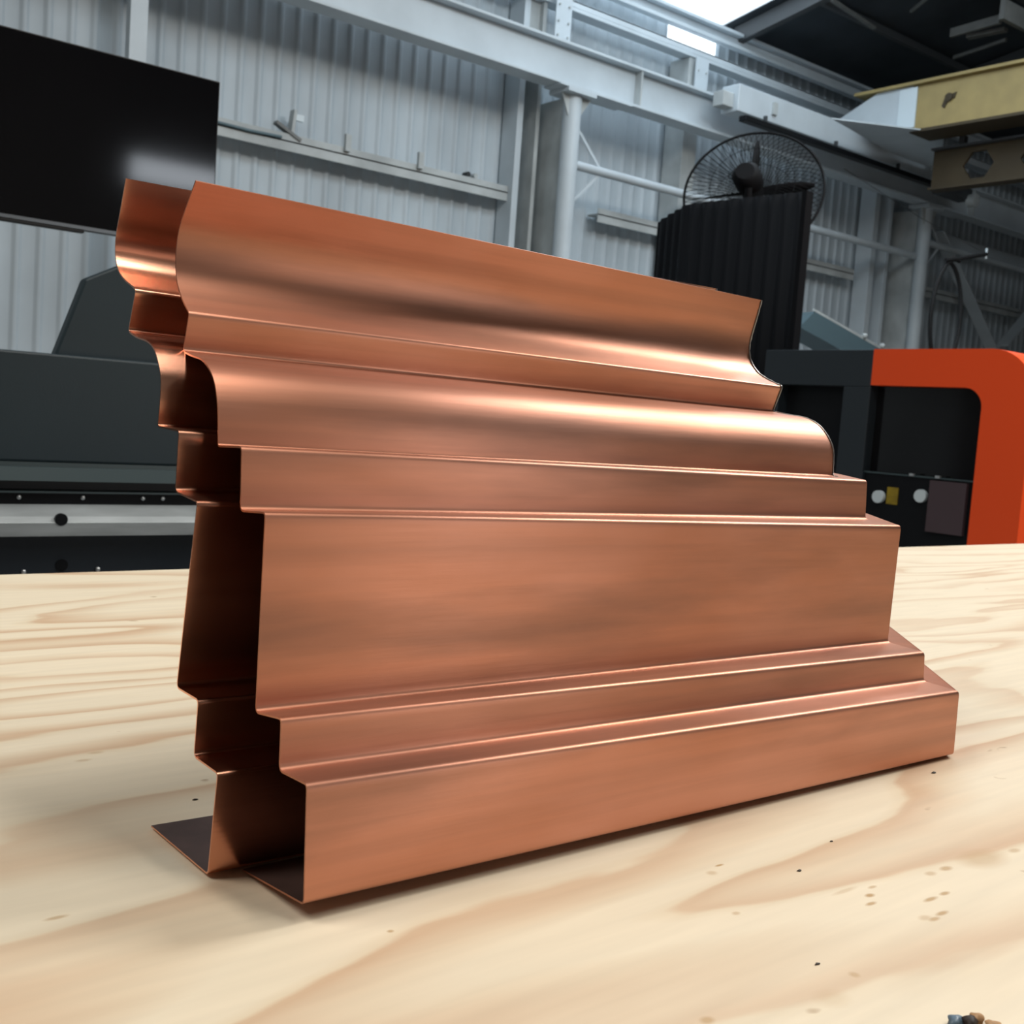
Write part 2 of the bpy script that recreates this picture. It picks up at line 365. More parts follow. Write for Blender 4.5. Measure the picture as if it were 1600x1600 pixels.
# eave beam, upper girt, wall girts (trim of the wall)
def ibeam(mb, x0, x1, y, z0, z1, bw, tf, tw):
    mb.box(x0, x1, y-bw/2, y+bw/2, z0, z0+tf); mb.box(x0, x1, y-bw/2, y+bw/2, z1-tf, z1)
    mb.box(x0, x1, y-tw/2, y+tw/2, z0+tf, z1-tf)
e = MB(); e.box(XL, XR, 9.70, 9.80, 5.26, 5.30); e.box(XL, XR, 9.79, 9.80, 5.14, 5.26); e.box(XL, XR, 9.70, 9.80, 5.10, 5.14)
struct(e.build('trim_1', M_STEEL, bevel=0.004))
e = MB(); e.box(XL, XR, 9.62, 9.80, 4.85, 4.87); e.box(XL, XR, 9.62, 9.635, 4.80, 4.87); e.box(XL, XR, 9.62, 9.80, 4.76, 4.80)
struct(e.build('trim_2', M_STEEL, bevel=0.004))
e = MB()
for a, b in ((XL, 3.3), (3.62, 7.70), (8.95, 14.05), (15.9, XR)):
    e.box(a, b, 9.78, 9.96, 2.70, 2.72); e.box(a, b, 9.78, 9.795, 2.62, 2.78)
struct(e.build('trim_3', M_STEEL2, bevel=0.003))
e = MB()
for a, b in ((15.9, XR),): e.box(a, b, 9.70, 9.96, 3.45, 3.62)
struct(e.build('trim_4', M_STEEL, bevel=0.003))
# vertical wall posts
def post(x0, x1, y0, y1, z0, z1, mat, label, grp='white wall posts'):
    return tag(MB().box(x0, x1, y0, y1, z0, z1).build('wall_post', mat, bevel=0.004), label, 'post', grp)
post(3.38, 3.53, 9.62, 9.72, FZ, 5.1, M_STEEL, 'flat white steel post on the cladding rising behind the television')
post(7.60, 7.68, 9.70, 9.96, FZ, 4.76, M_STEEL, 'slim white channel beside the left pipe column')
post(7.83, 7.88, 9.66, 9.96, FZ, 4.76, M_STEEL2, 'narrow grey channel edge next to the left pipe column')
post(10.12, 10.36, 9.64, 9.96, FZ, 4.76, M_STEEL2, 'weathered grey post on the wall behind the fan')
post(14.30, 14.42, 9.70, 9.96, FZ, 4.76, M_STEEL, 'slim white channel beside the far pipe column')
post(14.62, 14.70, 9.66, 9.96, FZ, 4.76, M_STEEL, 'second slim white channel beside the far pipe column')
# stub posts above the crane runway
for x, y_, zt_, zs_, lab in ((7.98, 9.50, 5.2, (4.40, 4.55, 4.72, 4.88), 'short white bolted post above the runway beam over the left column'), (10.27, 9.56, 4.755, (4.34, 4.6), 'short white post above the runway beam near the crane end')):
    s_ = thing('stub_post', (x, y_+0.05, 4.24), lab, 'post', 'short posts above the runway beam')
    MB().box(x-0.11, x+0.11, y_, y_+0.015, 4.24, zt_).build('front_flange', M_STEEL, s_)
    MB().box(x-0.02, x+0.02, y_+0.015, y_+0.07, 4.24, zt_).build('web', M_STEEL2, s_)
    for z in zs_:
        for sx in (-0.07, 0.07):
            MB().tube([(x+sx, y_, z), (x+sx, y_-0.015, z)], 0.013, 8).build('bolt', M_STEEL2, s_)
# dark grey wide post in shade behind them
post(7.66, 7.84, 9.72, 9.96, 4.24, 5.2, M_STEEL2, 'grey post in shade above the runway beam left of the bolted stub')

# crane runway beam
BY = 9.30
rb = thing('crane_runway_beam', (12, BY, 3.80), 'long white steel runway beam running the length of the corrugated wall', 'beam')
mb = MB(); ibeam(mb, XL, XR, BY, 3.80, 4.24, 0.24, 0.03, 0.02); mb.build('beam_section', M_STEEL, rb, bevel=0.004)
for x in (8.92, 16.1, 1.6, 23.3):
    MB().box(x-0.01, x+0.01, BY-0.11, BY+0.11, 3.83, 4.21).build('stiffener', M_STEEL2, rb)
    MB().box(x-1.2, x-0.15, BY-0.14, BY+0.14, 3.785, 3.80).build('splice_plate', M_STEEL, rb)
# columns
def column(x, lab):
    c = thing('pipe_column', (x, BY, FZ), lab, 'column', 'pipe columns under the runway beam')
    MB().tube([(x, BY, FZ), (x, BY, 3.74)], 0.10, 24).build('pipe', M_STEEL, c)
    MB().box(x-0.2, x+0.2, BY-0.16, BY+0.16, 3.74, 3.785).build('cap_plate', M_STEEL, c)
    MB().box(x-0.03, x+0.03, BY+0.1, BY+0.62, FZ, 3.74).build('web_plate', M_STEEL2, c)
    MB().prism([(x-0.19, BY-0.05, 3.74), (x-0.06, BY-0.05, 3.74), (x-0.06, BY-0.05, 3.45)], (0, 0.02, 0)).build('gusset', M_STEEL2, c)
    MB().prism([(x+0.22, BY-0.05, 3.74), (x+0.08, BY-0.05, 3.74), (x+0.08, BY-0.05, 3.55)], (0, 0.02, 0)).build('gusset', M_STEEL2, c)
    MB().box(x-0.24, x+0.24, BY-0.18, BY+0.18, FZ, FZ+0.02).build('base_plate', M_STEEL2, c)
column(8.02, 'white round pipe column under the runway beam left of the black screen')
column(14.98, 'far white round pipe column beside the hanging cable loop')
# brace pipes
for x0, x1, lab in ((8.1, 14.9, 'white horizontal pipe between the two round columns'), (15.06, 22.0, 'white horizontal pipe beyond the far round column')):
    z = 3.06 if x0 < 10 else 3.3
    t = thing('brace_pipe', ((x0+x1)/2, BY+0.05, z), lab, 'pipe', 'horizontal brace pipes')
    MB().tube([(x0+0.03, BY+0.05, z), (x1-0.03, BY+0.05, z)], 0.05, 16).build('pipe', M_STEEL, t)
    for s_ in (-1, 1):
        MB().bar((x0+0.03, BY+0.05, z+s_*0.42), (x0+0.42, BY+0.05, z+s_*0.04), 0.012, 0.035).build('tie_strap', M_STEEL, t)
# diagonal braces at the far bay
for a, b, yy_, lab in (((1466, 362), (1556, 560), 9.5, 'white diagonal brace falling to the right from the far column top'), ((1618, 478), (1566, 540), 9.5, 'white diagonal brace rising to the right at the edge of the picture')):
    o = MB().bar(at(*a, Y=yy_), at(*b, Y=yy_), 0.03, 0.20, up=(0, 1, 0)).build('diagonal_brace', M_STEEL)
    tag(o, lab, 'brace', 'diagonal wall braces')

# small wall fittings
t = at(450, 205, Y=9.93)
f = thing('wall_bracket', (t.x, 9.78, 2.78), 'small grey broken fitting standing on the wall girt beside the television', 'bracket')
MB().bar((t.x-0.02, 9.85, 2.74), (t.x+0.01, 9.85, 3.02), 0.03, 0.09, up=(0, 1, 0)).build('arm', M_STEEL2, f)
MB().bar((t.x-0.20, 9.80, 2.86), (t.x+0.06, 9.80, 2.74), 0.03, 0.07, up=(0, 1, 0)).build('foot', M_PURLIN_L, f)
MB().box(t.x+0.03, t.x+0.11, 9.83, 9.86, 2.93, 2.99).build('tag', M_DISC, f)
a = at(337, 190, Y=9.76); b = at(440, 214, Y=9.76)
tag(MB().tube([a, a.lerp(b, 0.5)-Vector((0, 0, 0.01)), b], 0.014, 8).build('wall_conduit', M_DUCT), 'thin green grey conduit lying along the girt behind the television', 'conduit')
for px, py, lab in ((541, 250, 'small dark clip on the long girt left of the pair of plugs'), (655, 270, 'small pale upright cleat on the long girt')):
    p = at(px, py, Y=9.77); tag(MB().box(p.x-0.03, p.x+0.03, 9.74, 9.779, 2.74, 2.90).build('girt_cleat', M_STEEL2), lab, 'cleat')
p = at(728, 273, Y=9.95)
for dx, mt, lab in ((0, M_BLACKP, 'small black plug on the cladding above the girt'), (0.10, M_STEEL2, 'small grey plug just right of the black plug on the cladding')):
    tag(MB().tube([(p.x+dx, 9.98, p.z), (p.x+dx, 9.90, p.z)], 0.028, 12).build('cladding_plug', mt), lab, 'plug')

# ------------------------------------------------------------ travelling crane
cr = thing('overhead_crane', (12.6, 8.7, 4.0), 'overhead travelling crane with a yellow girder and white end carriage on the runway', 'crane')
CY = 8.95
mb = MB(); mb.box(10.12, 15.2, CY-0.13, CY+0.13, 3.99, 4.30); mb.build('end_carriage', M_STEEL, cr, bevel=0.012)
MB().box(9.94, 10.12, CY-0.06, CY+0.10, 4.03, 4.20).build('buffer', M_STEEL2, cr, bevel=0.01)
MB().box(10.15, 15.4, CY-0.24, CY-0.13, 3.87, 3.935).build('conductor_rail', M_BLACKM, cr, bevel=0.01)
for x in (10.6, 12.0, 13.4, 14.7): MB().box(x-0.015, x+0.015, CY-0.17, CY-0.13, 3.93, 4.03).build('rail_hanger', M_PURLIN, cr)
MB().box(10.72, 10.80, CY-0.16, CY-0.13, 4.08, 4.22).build('bracket', M_STEEL2, cr)
# girder: a yellow beam across the shed
GX0, GX1 = 12.42, 12.74
def rot_at(px, py, X): return at(px, py, X=X)
zt, zb = 4.67, 4.12
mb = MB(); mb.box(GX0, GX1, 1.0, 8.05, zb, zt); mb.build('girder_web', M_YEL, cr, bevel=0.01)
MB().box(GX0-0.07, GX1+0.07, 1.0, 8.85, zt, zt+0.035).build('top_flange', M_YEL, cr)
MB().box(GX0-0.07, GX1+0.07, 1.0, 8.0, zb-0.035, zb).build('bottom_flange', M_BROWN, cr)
MB().prism([(GX0-0.005, 8.05, zb+0.02), (GX0-0.005, 8.05, zt), (GX0-0.005, 8.55, zt), (GX0-0.005, 9.08, 4.44), (GX0-0.005, 9.08, 4.36), (GX0-0.005, 8.6, zb+0.14)], (0.30, 0, 0)).build('girder_end', M_STEEL, cr)
MB().box(GX0-0.02, GX0, 7.98, 8.22, zb+0.05, zt-0.02).build('joint_plate', M_DISC, cr)
MB().prism([at(x, y, Z=4.10) for x, y in ((1300, 186), (1476, 208), (1468, 268), (1395, 240))], (0, 0, 0.015)).build('gusset_plate', M_STEEL, cr)
MB().tube([(GX0-0.01, 7.55, 4.45), (GX0-0.03, 7.55, 4.45)], 0.05, 10).build('hole_mark', M_BROWN, cr)
MB().prism([(GX0-0.012, 7.60, 4.47), (GX0-0.012, 7.46, 4.50), (GX0-0.012, 7.48, 4.43), (GX0-0.012, 7.56, 4.42), (GX0-0.012, 7.60, 4.33), (GX0-0.012, 7.64, 4.36)], (0.01, 0, 0)).build('paint_mark', M_BROWN, cr)
# castellated lower beam with hexagonal openings
hb = thing('castellated_beam', (12.9, 6.0, 3.5), 'dark ochre beam with round cut-outs under the yellow crane girder', 'beam')
z0, z1 = 3.50, 3.96; mb = MB()
cy = 7.35; hw = 0.17
edges = [7.95]; cs = []
while cy > 2.0: cs.append(cy); cy -= 0.72
mb.box(12.86, 12.90, 1.0, 7.95, z0, z0+0.07); mb.box(12.86, 12.90, 1.0, 7.95, z1-0.07, z1)
prev = 7.95
for c in cs:
    # web post polygons between hexagonal openings
    mb.prism([(12.86, prev, z0+0.07), (12.86, prev, z1-0.07), (12.86, c+0.09, z1-0.07), (12.86, c+0.2, (z0+z1)/2), (12.86, c+0.09, z0+0.07)] if prev == 7.95 else
             [(12.86, prev-0.09, z0+0.07), (12.86, prev-0.2, (z0+z1)/2), (12.86, prev-0.09, z1-0.07), (12.86, c+0.09, z1-0.07), (12.86, c+0.2, (z0+z1)/2), (12.86, c+0.09, z0+0.07)], (0.04, 0, 0))
    prev = c
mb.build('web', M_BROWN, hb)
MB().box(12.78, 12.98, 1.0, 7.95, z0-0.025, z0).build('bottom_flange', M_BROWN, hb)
MB().box(12.78, 12.98, 1.0, 7.95, z1, z1+0.025).build('top_flange', M_PURLIN, hb)
MB().box(12.84, 12.92, 7.55, 7.62, z1+0.02, 4.10).build('hanger', M_PURLIN, hb)
MB().tube([(14.45, 8.72, 4.02), (14.45, 8.50, 4.02)], 0.13, 16).build('motor_body', M_PURLIN, cr)
MB().box(14.25, 14.95, 8.58, 8.80, 3.78, 3.95).build('gearbox', M_PURLIN, cr, bevel=0.02)
MB().tube([(14.9, 8.60, 3.78), (14.9, 8.48, 3.78)], 0.09, 16).build('wheel', M_STEEL2, cr)
MB().box(14.0, 14.1, 8.55, 8.70, 4.05, 4.3).build('terminal_box', M_STEEL2, cr)

# ------------------------------------------------------------ television on its stand
TY = 4.2
tvx1 = 1.833; tvx0 = tvx1-1.15; tz0, tz1 = 0.846, 1.486
tv = thing('television', ((tvx0+tvx1)/2, TY, tz0), 'large black flat television, its lower right glass catching a pale window glare', 'television')
MB().box(tvx0, tvx1, TY+0.004, TY+0.05, tz0, tz1).build('housing', M_BLACKP, tv, bevel=0.004)
MB().box(tvx0+0.006, tvx1-0.006, TY, TY+0.004, tz0+0.014, tz1-0.006).build('screen', M_SCREEN, tv)
MB().box(tvx0, tvx1, TY-0.002, TY+0.004, tz0, tz0+0.012).build('bottom_trim', M_TVTRIM, tv)
MB().box(tvx0+0.30, tvx0+0.66, TY+0.0, TY+0.03, tz0-0.012, tz0).build('sensor_bar', M_BLACKP, tv, bevel=0.003)
ts = thing('television_stand', (1.62, TY+0.12, FZ), 'black floor stand carrying the television behind the copper', 'stand')
MB().tube([(1.62, TY+0.12, FZ+0.03), (1.62, TY+0.12, 1.25)], 0.03, 14).build('pole', M_BLACKP, ts)
MB().box(1.40, 1.84, TY+0.052, TY+0.50, FZ, FZ+0.03).build('base', M_BLACKP, ts, bevel=0.006)
MB().box(1.45, 1.79, TY+0.052, TY+0.09, 1.05, 1.30).build('mount_plate', M_BLACKP, ts)

# ------------------------------------------------------------ folding machine behind the bench, left
MX0, MX1, MY = -1.4, 1.9, 2.9
mc = thing('folding_machine', ((MX0+MX1)/2, MY+0.2, FZ), 'dark blue-grey sheet metal machine with a bright steel rail behind the bench', 'machine')
MB().box(MX0, MX1, MY+0.02, MY+0.55, 0.085, 0.358).build('upper_beam', M_TEAL, mc, bevel=0.006)
mb = MB(); mb.prism([(MX0, MY+0.02, 0.073), (MX0, MY+0.30, 0.073), (MX0, MY+0.30, 0.085), (MX0, MY+0.02, 0.085)], (MX1-MX0, 0, 0))
mb.prism([(MX0, MY-0.01, 0.040), (MX0, MY+0.20, 0.040), (MX0, MY+0.20, 0.073), (MX0, MY+0.0, 0.073)], (MX1-MX0, 0, 0)); mb.build('clamp_strip', M_TEAL2, mc)
MB().box(MX0, MX1, MY+0.06, MY+0.3, 0.014, 0.040).build('recess', M_NAVY, mc)
MB().box(MX0, MX1, MY+0.0, MY+0.06, 0.009, 0.0135).build('edge_strip', M_TEAL2, mc)
MB().box(MX0, MX1, MY+0.01, MY+0.3, -0.020, 0.009).build('tool_holder', M_BLACKM, mc)
mb = MB(); mb.prism([(MX0, MY+0.01, -0.020), (MX0, MY-0.035, -0.046), (MX0, MY-0.05, -0.060), (MX0, MY-0.05, -0.094), (MX0, MY+0.3, -0.094), (MX0, MY+0.3, -0.02)], (MX1-MX0, 0, 0))
mb.build('steel_rail', M_RAIL, mc, bevel=0.001)
MB().box(MX0, MX1, MY-0.02, MY+0.5, FZ, -0.094).build('lower_beam', M_NAVY, mc, bevel=0.004)
def ball(mb, c, r, sq=1.0, seg=12, rings=8):
    vs = []; fs = []; c = Vector(c)
    for i in range(rings+1):
        th = math.pi*i/rings
        for k in range(seg):
            p = 2*math.pi*k/seg; vs.append(c+Vector((r*math.sin(th)*math.cos(p), r*math.cos(th)*sq, r*math.sin(th)*math.sin(p))))
    for i in range(rings):
        for k in range(seg): fs.append((i*seg+k, i*seg+(k+1) % seg, (i+1)*seg+(k+1) % seg, (i+1)*seg+k))
    mb.add(vs, fs, True); return mb
for px, py in ((30, 777), (130, 778), (224, 779), (255, 779)):
    p = at(px, py, Y=MY+0.005); ball(MB(), (p.x, MY+0.008, p.z), 0.006, 0.8).build('screw', M_SCREW, mc)
for px, py in ((38, 894), (154, 890)):
    p = at(px, py, Y=MY-0.03); ball(MB(), (p.x, MY-0.024, p.z), 0.006, 0.8).build('screw', M_SCREW, mc)
p = at(96, 812, Y=MY-0.05)
MB().tube([(p.x, MY-0.051, p.z), (p.x, MY-0.0405, p.z)], 0.0155, 20).build('bolt_hole', M_BLACKM, mc)
p = at(96, 883, Y=MY-0.02)
MB().tube([(p.x, MY-0.022, p.z), (p.x, MY-0.012, p.z)], 0.0155, 20).build('bolt_hole', M_BLACKM, mc)
A = [at(x, y, Y=MY+0.08) for x, y in ((85, 556), (133, 436), (187, 415))]
poly = [A[0], A[1], A[2], Vector((1.60, MY+0.08, A[2].z+0.03)), Vector((1.60, MY+0.08, 0.35))]
MB().prism(poly, (0, 0.04, 0)).build('side_guard', M_TEAL, mc, bevel=0.006)

# ------------------------------------------------------------ cutting machine, right (orange)
LX = 6.3
lm = thing('cutting_machine', (6.9, 4.1, FZ), 'large graphite cutting machine with a rounded orange door frame and dark window', 'machine')
y_far, y_join, y_near = 5.02, 4.18, 3.12
ztop = 0.885
def arc(cy, cz, r, a0, a1, n=10): return [(cy+r*math.cos(math.radians(a0+(a1-a0)*i/n)), cz+r*math.sin(math.radians(a0+(a1-a0)*i/n))) for i in range(n+1)]
# orange frame: outer outline with big radius at near top, opening inside, extruded along X
R1, R2 = 0.27, 0.12
outer = [(y_join, ztop)] + arc(y_near+R1, ztop-R1, R1, 90, 180) + [(y_near, FZ+0.15)]
yi, zi = 3.42, 0.655
inner = [(y_join, zi)] + arc(yi+R2, zi-R2, R2, 90, 180) + [(yi, FZ+0.15)]
mb = MB(); n = len(outer); D = 1.5
vs = [(LX, y, z) for y, z in outer] + [(LX, y, z) for y, z in inner] + [(LX+D, y, z) for y, z in outer] + [(LX+0.10, y, z) for y, z in inner]
fs = []
for i in range(n-1):
    fs.append((i, i+1, n+i+1, n+i)); fs.append((i, 2*n+i, 2*n+i+1, i+1)); fs.append((n+i, n+i+1, 3*n+i+1, 3*n+i))
fs.append((0, n, 3*n, 2*n)); fs.append((n-1, 3*n-1, 4*n-1, 2*n-1)) if False else None
fs = [f_ for f_ in fs if f_]
mb.add(vs, fs)
mb.build('orange_frame', M_ORANGE, lm)
# graphite body
mb = MB()
mb.box(LX, LX+D, y_join, y_far+0.02, ztop-0.24, ztop-0.004)
mb.box(LX, LX+D, 4.90, y_far+0.02, FZ+0.15, ztop-0.24)
mb.box(LX, LX+D, y_join, 4.38, FZ+0.15, ztop-0.24)
mb.box(LX+0.02, LX+D, 4.38, 4.90, FZ+0.15, -0.25)
mb.build('graphite_body', M_GRAPH, lm, bevel=0.004)
MB().box(LX+0.10, LX+0.14, 4.38, 4.90, -0.25, ztop-0.24).build('recessed_panel', M_BLACKM, lm)
MB().box(LX+0.10, LX+D, y_near+0.05, y_join, FZ+0.15, 0.66).build('inner_body', M_BLACKM, lm)
MB().box(LX+0.085, LX+0.095, yi, y_join, 0.10, zi).build('window_glass', M_GLASSD, lm)
MB().box(LX+0.03, LX+0.095, yi-0.0, 4.38, -0.5, 0.10).build('control_shelf', M_BLACKM, lm)
MB().box(LX+0.02, LX+0.03, yi, 4.36, 0.095, 0.105).build('shelf_edge', M_TEAL2, lm)
MB().box(LX-0.0, LX+0.03, yi+0.04, 3.70, -0.23, 0.085).build('mauve_panel', M_MAUVE, lm)
for px, py in ((1375, 776), (1441, 775)):
    p = at(px, py, X=LX+0.03); MB().tube([(LX+0.03, p.y, p.z), (LX+0.0, p.y, p.z)], 0.040, 24).build('dial', M_DISC, lm)
p0 = at(1389, 746, X=LX+0.03); p1 = at(1402, 789, X=LX+0.03)
MB().box(LX+0.024, LX+0.03, p1.y, p0.y, p1.z, p0.z-0.06).build('warning_sticker', M_STICK, lm)
MB().box(LX+0.05, LX+D-0.1, y_near+0.05, y_far, FZ, FZ+0.15).build('plinth', M_BLACKM, lm)
for px in (1426, 1467):
    p = at(px, 733, X=LX+0.02); MB().box(LX+0.01, LX+0.03, p.y-0.015, p.y+0.015, 0.10, 0.115).build('clip', M_SCREW, lm)
# pale cabinet behind it
pc = MB().box(8.6, 9.2, 6.3, 7.45, FZ, 1.087).build('cabinet', M_PALEMACH, bevel=0.01)
tag(pc, 'pale grey cabinet just visible between the copper and the graphite machine', 'cabinet')

# ------------------------------------------------------------ black corrugated screen
sc = thing('black_screen', (7.0, 6.2, FZ), 'tall matt black corrugated screen standing in front of the fan', 'screen')
ys = [(7.12, 2.10), (6.90, 2.125), (6.55, 2.155), (6.0, 2.145), (5.38, 2.13)]
mb = MB(); vs = []; N = 90
for i in range(N+1):
    y = 7.12 + (5.36-7.12)*i/N
    for (ya, za), (yb, zb_) in zip(ys, ys[1:]):
        if ya >= y >= yb-0.03: z = za+(zb_-za)*(ya-y)/(ya-yb)
    x = 7.0 + 0.014*math.sin(i*2*math.pi/7) + (0.25*(y-6.55)/0.57 if y > 6.55 else 0)
    vs += [(x, y, FZ+0.05), (x, y, z)]
mb.add(vs, [(2*i, 2*i+2, 2*i+3, 2*i+1) for i in range(N)], True)
o = mb.build('corrugated_sheet', M_BLACKC, sc); md = o.modifiers.new('thick', 'SOLIDIFY'); md.thickness = 0.012
MB().box(6.97, 7.05, 5.33, 5.37, FZ, 2.13).build('edge_post', M_BLACKC, sc)
MB().box(6.80, 7.30, 5.30, 7.10, FZ, FZ+0.05).build('base_rail', M_BLACKC, sc)

# ------------------------------------------------------------ industrial fan
fc = Vector((7.75, 6.50, 2.385)); fr_ = 0.60
nx = Vector((0.80, 0.50, -0.36)).normalized()   # facing towards the bench
ux = Vector((0, 0, 1)).cross(nx).normalized(); uz = nx.cross(ux).normalized()
def fp(u, v, d): return fc + ux*u + uz*v + nx*d
fan = thing('pedestal_fan', (fc.x, fc.y, FZ), 'black industrial fan with a round wire guard behind the black screen', 'fan')
def ring(r, d, n=56): return [fp(r*math.cos(2*math.pi*k/n), r*math.sin(2*math.pi*k/n), d) for k in range(n)]
MB().tube(ring(fr_, 0), 0.012, 8, True).build('guard_rim', M_FANBLK, fan)
for side, nm in ((1, 'front_guard'), (-1, 'rear_guard')):
    g_ = MB()
    for k in range(72):
        a_ = 2*math.pi*k/72; pts = []
        for q in range(6):
            rr = 0.10 + (fr_-0.10)*q/5
            pts.append(fp(rr*math.cos(a_+0.25*(1-q/5)*side), rr*math.sin(a_+0.25*(1-q/5)*side), side*0.13*math.cos(math.pi/2*(q/5)**2.0)))
        g_.tube(pts, 0.0026, 5, cap=False)
    for rr in (0.10, 0.22, 0.36): g_.tube(ring(rr, side*0.13*math.cos(math.pi/2*(((rr-0.10)/(fr_-0.10)))**2)), 0.0025, 5, True)
    g_.build(nm, M_FANBLK, fan)
MB().tube([fp(0, 0, 0.06), fp(0, 0, -0.02), fp(0, 0, -0.03)], [0.085, 0.095, 0.09], 20).build('hub', M_FANBLK, fan)
MB().tube([fp(0, 0, -0.06), fp(0.02, 0.01, -0.14), fp(0.05, 0.03, -0.24), fp(0.05, 0.03, -0.28)], [0.10, 0.12, 0.12, 0.08], 24).build('motor', M_FANBLK, fan)
for a_ in (88, 172, -8, 268):
    b_ = MB(); vs = []
    ca, sa = math.cos(math.radians(a_)), math.sin(math.radians(a_))
    prof = [(0.07, 0.04, 1.0), (0.18, 0.052, 0.95), (0.32, 0.055, 0.9), (0.44, 0.045, 0.85), (0.52, 0.015, 0.8)]
    for r_, w_, tw in prof:
        for s_ in (-1, 1):
            off = w_*s_*math.cos(tw*1.25); dep = w_*s_*math.sin(tw*1.25)
            vs.append(fp(r_*ca-off*sa, r_*sa+off*ca, dep))
    b_.add(vs, [(2*i, 2*i+1, 2*i+3, 2*i+2) for i in range(4)], True)
    o = b_.build('blade', M_FANBLK, fan); md = o.modifiers.new('thick', 'SOLIDIFY'); md.thickness = 0.006
MB().tube([fp(0, -0.12, -0.25), (fc.x+0.23, fc.y+0.09, FZ+0.04)], 0.03, 12).build('pole', M_FANBLK, fan)
MB().tube([(fc.x+0.23, fc.y+0.09, FZ), (fc.x+0.23, fc.y+0.09, FZ+0.05)], 0.30, 24).build('base', M_FANBLK, fan)

# ------------------------------------------------------------ duct, cable loop
d0, d1 = at(1262, 498, Y=8.0), at(1370, 560, Y=8.0)
dd = (d1-d0)
du = thing('sheet_duct', (11.6, 8.1, 0.9), 'blue-grey sheet metal chute sloping down to the right behind the orange machine', 'chute')
P = [at(x, y, Y=8.0) for x, y in ((1249, 511), (1273, 487), (1385, 551), (1372, 572))]
P[2] = P[1] + (P[2]-P[1])*1.5; P[3] = P[0] + (P[2]-P[1])
MB().prism(P, (0.10, 0.45, 0.0)).build('chute_body', M_DUCT, du)
q = P[1]; r2 = P[2]
MB().bar(q+Vector((0, 0.02, 0.02)), r2+Vector((0, 0.02, 0.02)), 0.03, 0.03).build('rolled_edge', M_STEEL2, du)
for t_ in (0.45, 0.62): 
    c = q.lerp(r2, t_); ball(MB(), (c.x, c.y-0.0, c.z+0.05), 0.035).build('rivet', M_STEEL2, du)
MB().box(P[2].x-0.3, P[2].x-0.2, 8.1, 8.2, FZ, P[2].z+0.05).build('support_leg', M_STEEL2, du)
lp = []
cx = at(1487, 480, Y=7.0); 
hz = cx.z; 
e0 = at(1460, 478, Y=7.0); e1 = at(1514, 478, Y=7.0); tp = at(1492, 405, Y=7.0); bt = at(1487, 575, Y=7.0)
hw_ = (e1.x-e0.x)/2; mx_ = (e0.x+e1.x)/2; mz_ = (tp.z+bt.z)/2; hh_ = (tp.z-bt.z)/2
for k in range(0, 41):
    a_ = math.radians(80 + 360*k/40)
    lp.append(Vector((mx_+hw_*math.cos(a_), 7.0+0.003*k, mz_+hh_*math.sin(a_))))
ep = at(1541, 397, Y=7.0); lp2 = lp[:38]
cb = thing('cable_loop', (mx_, 7.0, mz_-hh_), 'thin black cable hanging in a tall oval loop above the orange machine', 'cable')
mbc = MB().tube(lp, 0.024, 8); mbc.build('loop', M_CABLE, cb)
MB().tube([at(1478, 406, Y=7.0), at(1500, 404, Y=7.0), ep], 0.024, 8).build('tail', M_CABLE, cb)
MB().tube([ep+Vector((0, 0, -0.055)), ep+Vector((0, 0, 0.065))], 0.014, 10).build('white_clip', M_DISC, cb)
MB().tube([ep, ep+Vector((0.0, 0.9, 0.5)), ep+Vector((0.0, 2.1, 1.25))], 0.003, 6).build('tie_wire', M_CABLE, cb)

# ------------------------------------------------------------ workbench
wb = thing('workbench', (1.6, 0.45, FZ), 'large workbench topped with pale pine plywood sheet', 'workbench')
TX0, TX1, TY0, TY1 = -1.0, 4.6, -0.75, 1.711
MB().box(TX0, TX1, TY0, TY1, -0.0008, 0.0).build('top_veneer', M_PLY, wb)
MB().box(TX0, TX1, TY0, TY1, -0.019, -0.0009).build('plywood_core', M_PLYEDGE, wb)
for x in (TX0+0.1, (TX0+TX1)/2, TX1-0.1):
    for y in (TY0+0.1, TY1-0.1):
        MB().box(x-0.04, x+0.04, y-0.04, y+0.04, FZ, -0.1).build('leg', M_PURLIN, wb)
for y in (TY0+0.1, TY1-0.1): MB().box(TX0+0.05, TX1-0.05, y-0.03, y+0.03, -0.1, -0.0195).build('frame_rail', M_PURLIN, wb)

# ------------------------------------------------------------ copper mouldings
def catmull(pts, n):
    """resample a pixel outline to n+1 points, smooth, even by length"""
    P = [Vector(p) for p in pts]; dense = []
    for i in range(len(P)-1):
        p0 = P[i-1] if i > 0 else P[i]*2-P[i+1]; p1 = P[i]; p2 = P[i+1]; p3 = P[i+2] if i+2 < len(P) else P[i+1]*2-P[i]
        for k in range(12):
            t = k/12; dense.append(0.5*((2*p1)+(p2-p0)*t+(2*p0-5*p1+4*p2-p3)*t*t+(3*p1-p0-3*p2+p3)*t**3))
    dense.append(P[-1])
    acc = [0]
    for a, b in zip(dense, dense[1:]): acc.append(acc[-1]+(b-a).length)
    out = []; j = 0
    for k in range(n+1):
        s = acc[-1]*k/n
        while j < len(acc)-2 and acc[j+1] < s: j += 1
        t = (s-acc[j])/max(1e-9, acc[j+1]-acc[j]); out.append(dense[j].lerp(dense[j+1], min(1, t)))
    return out
V2 = lambda l: [(float(a), float(b)) for a, b in l]
NC, NO = 26, 24
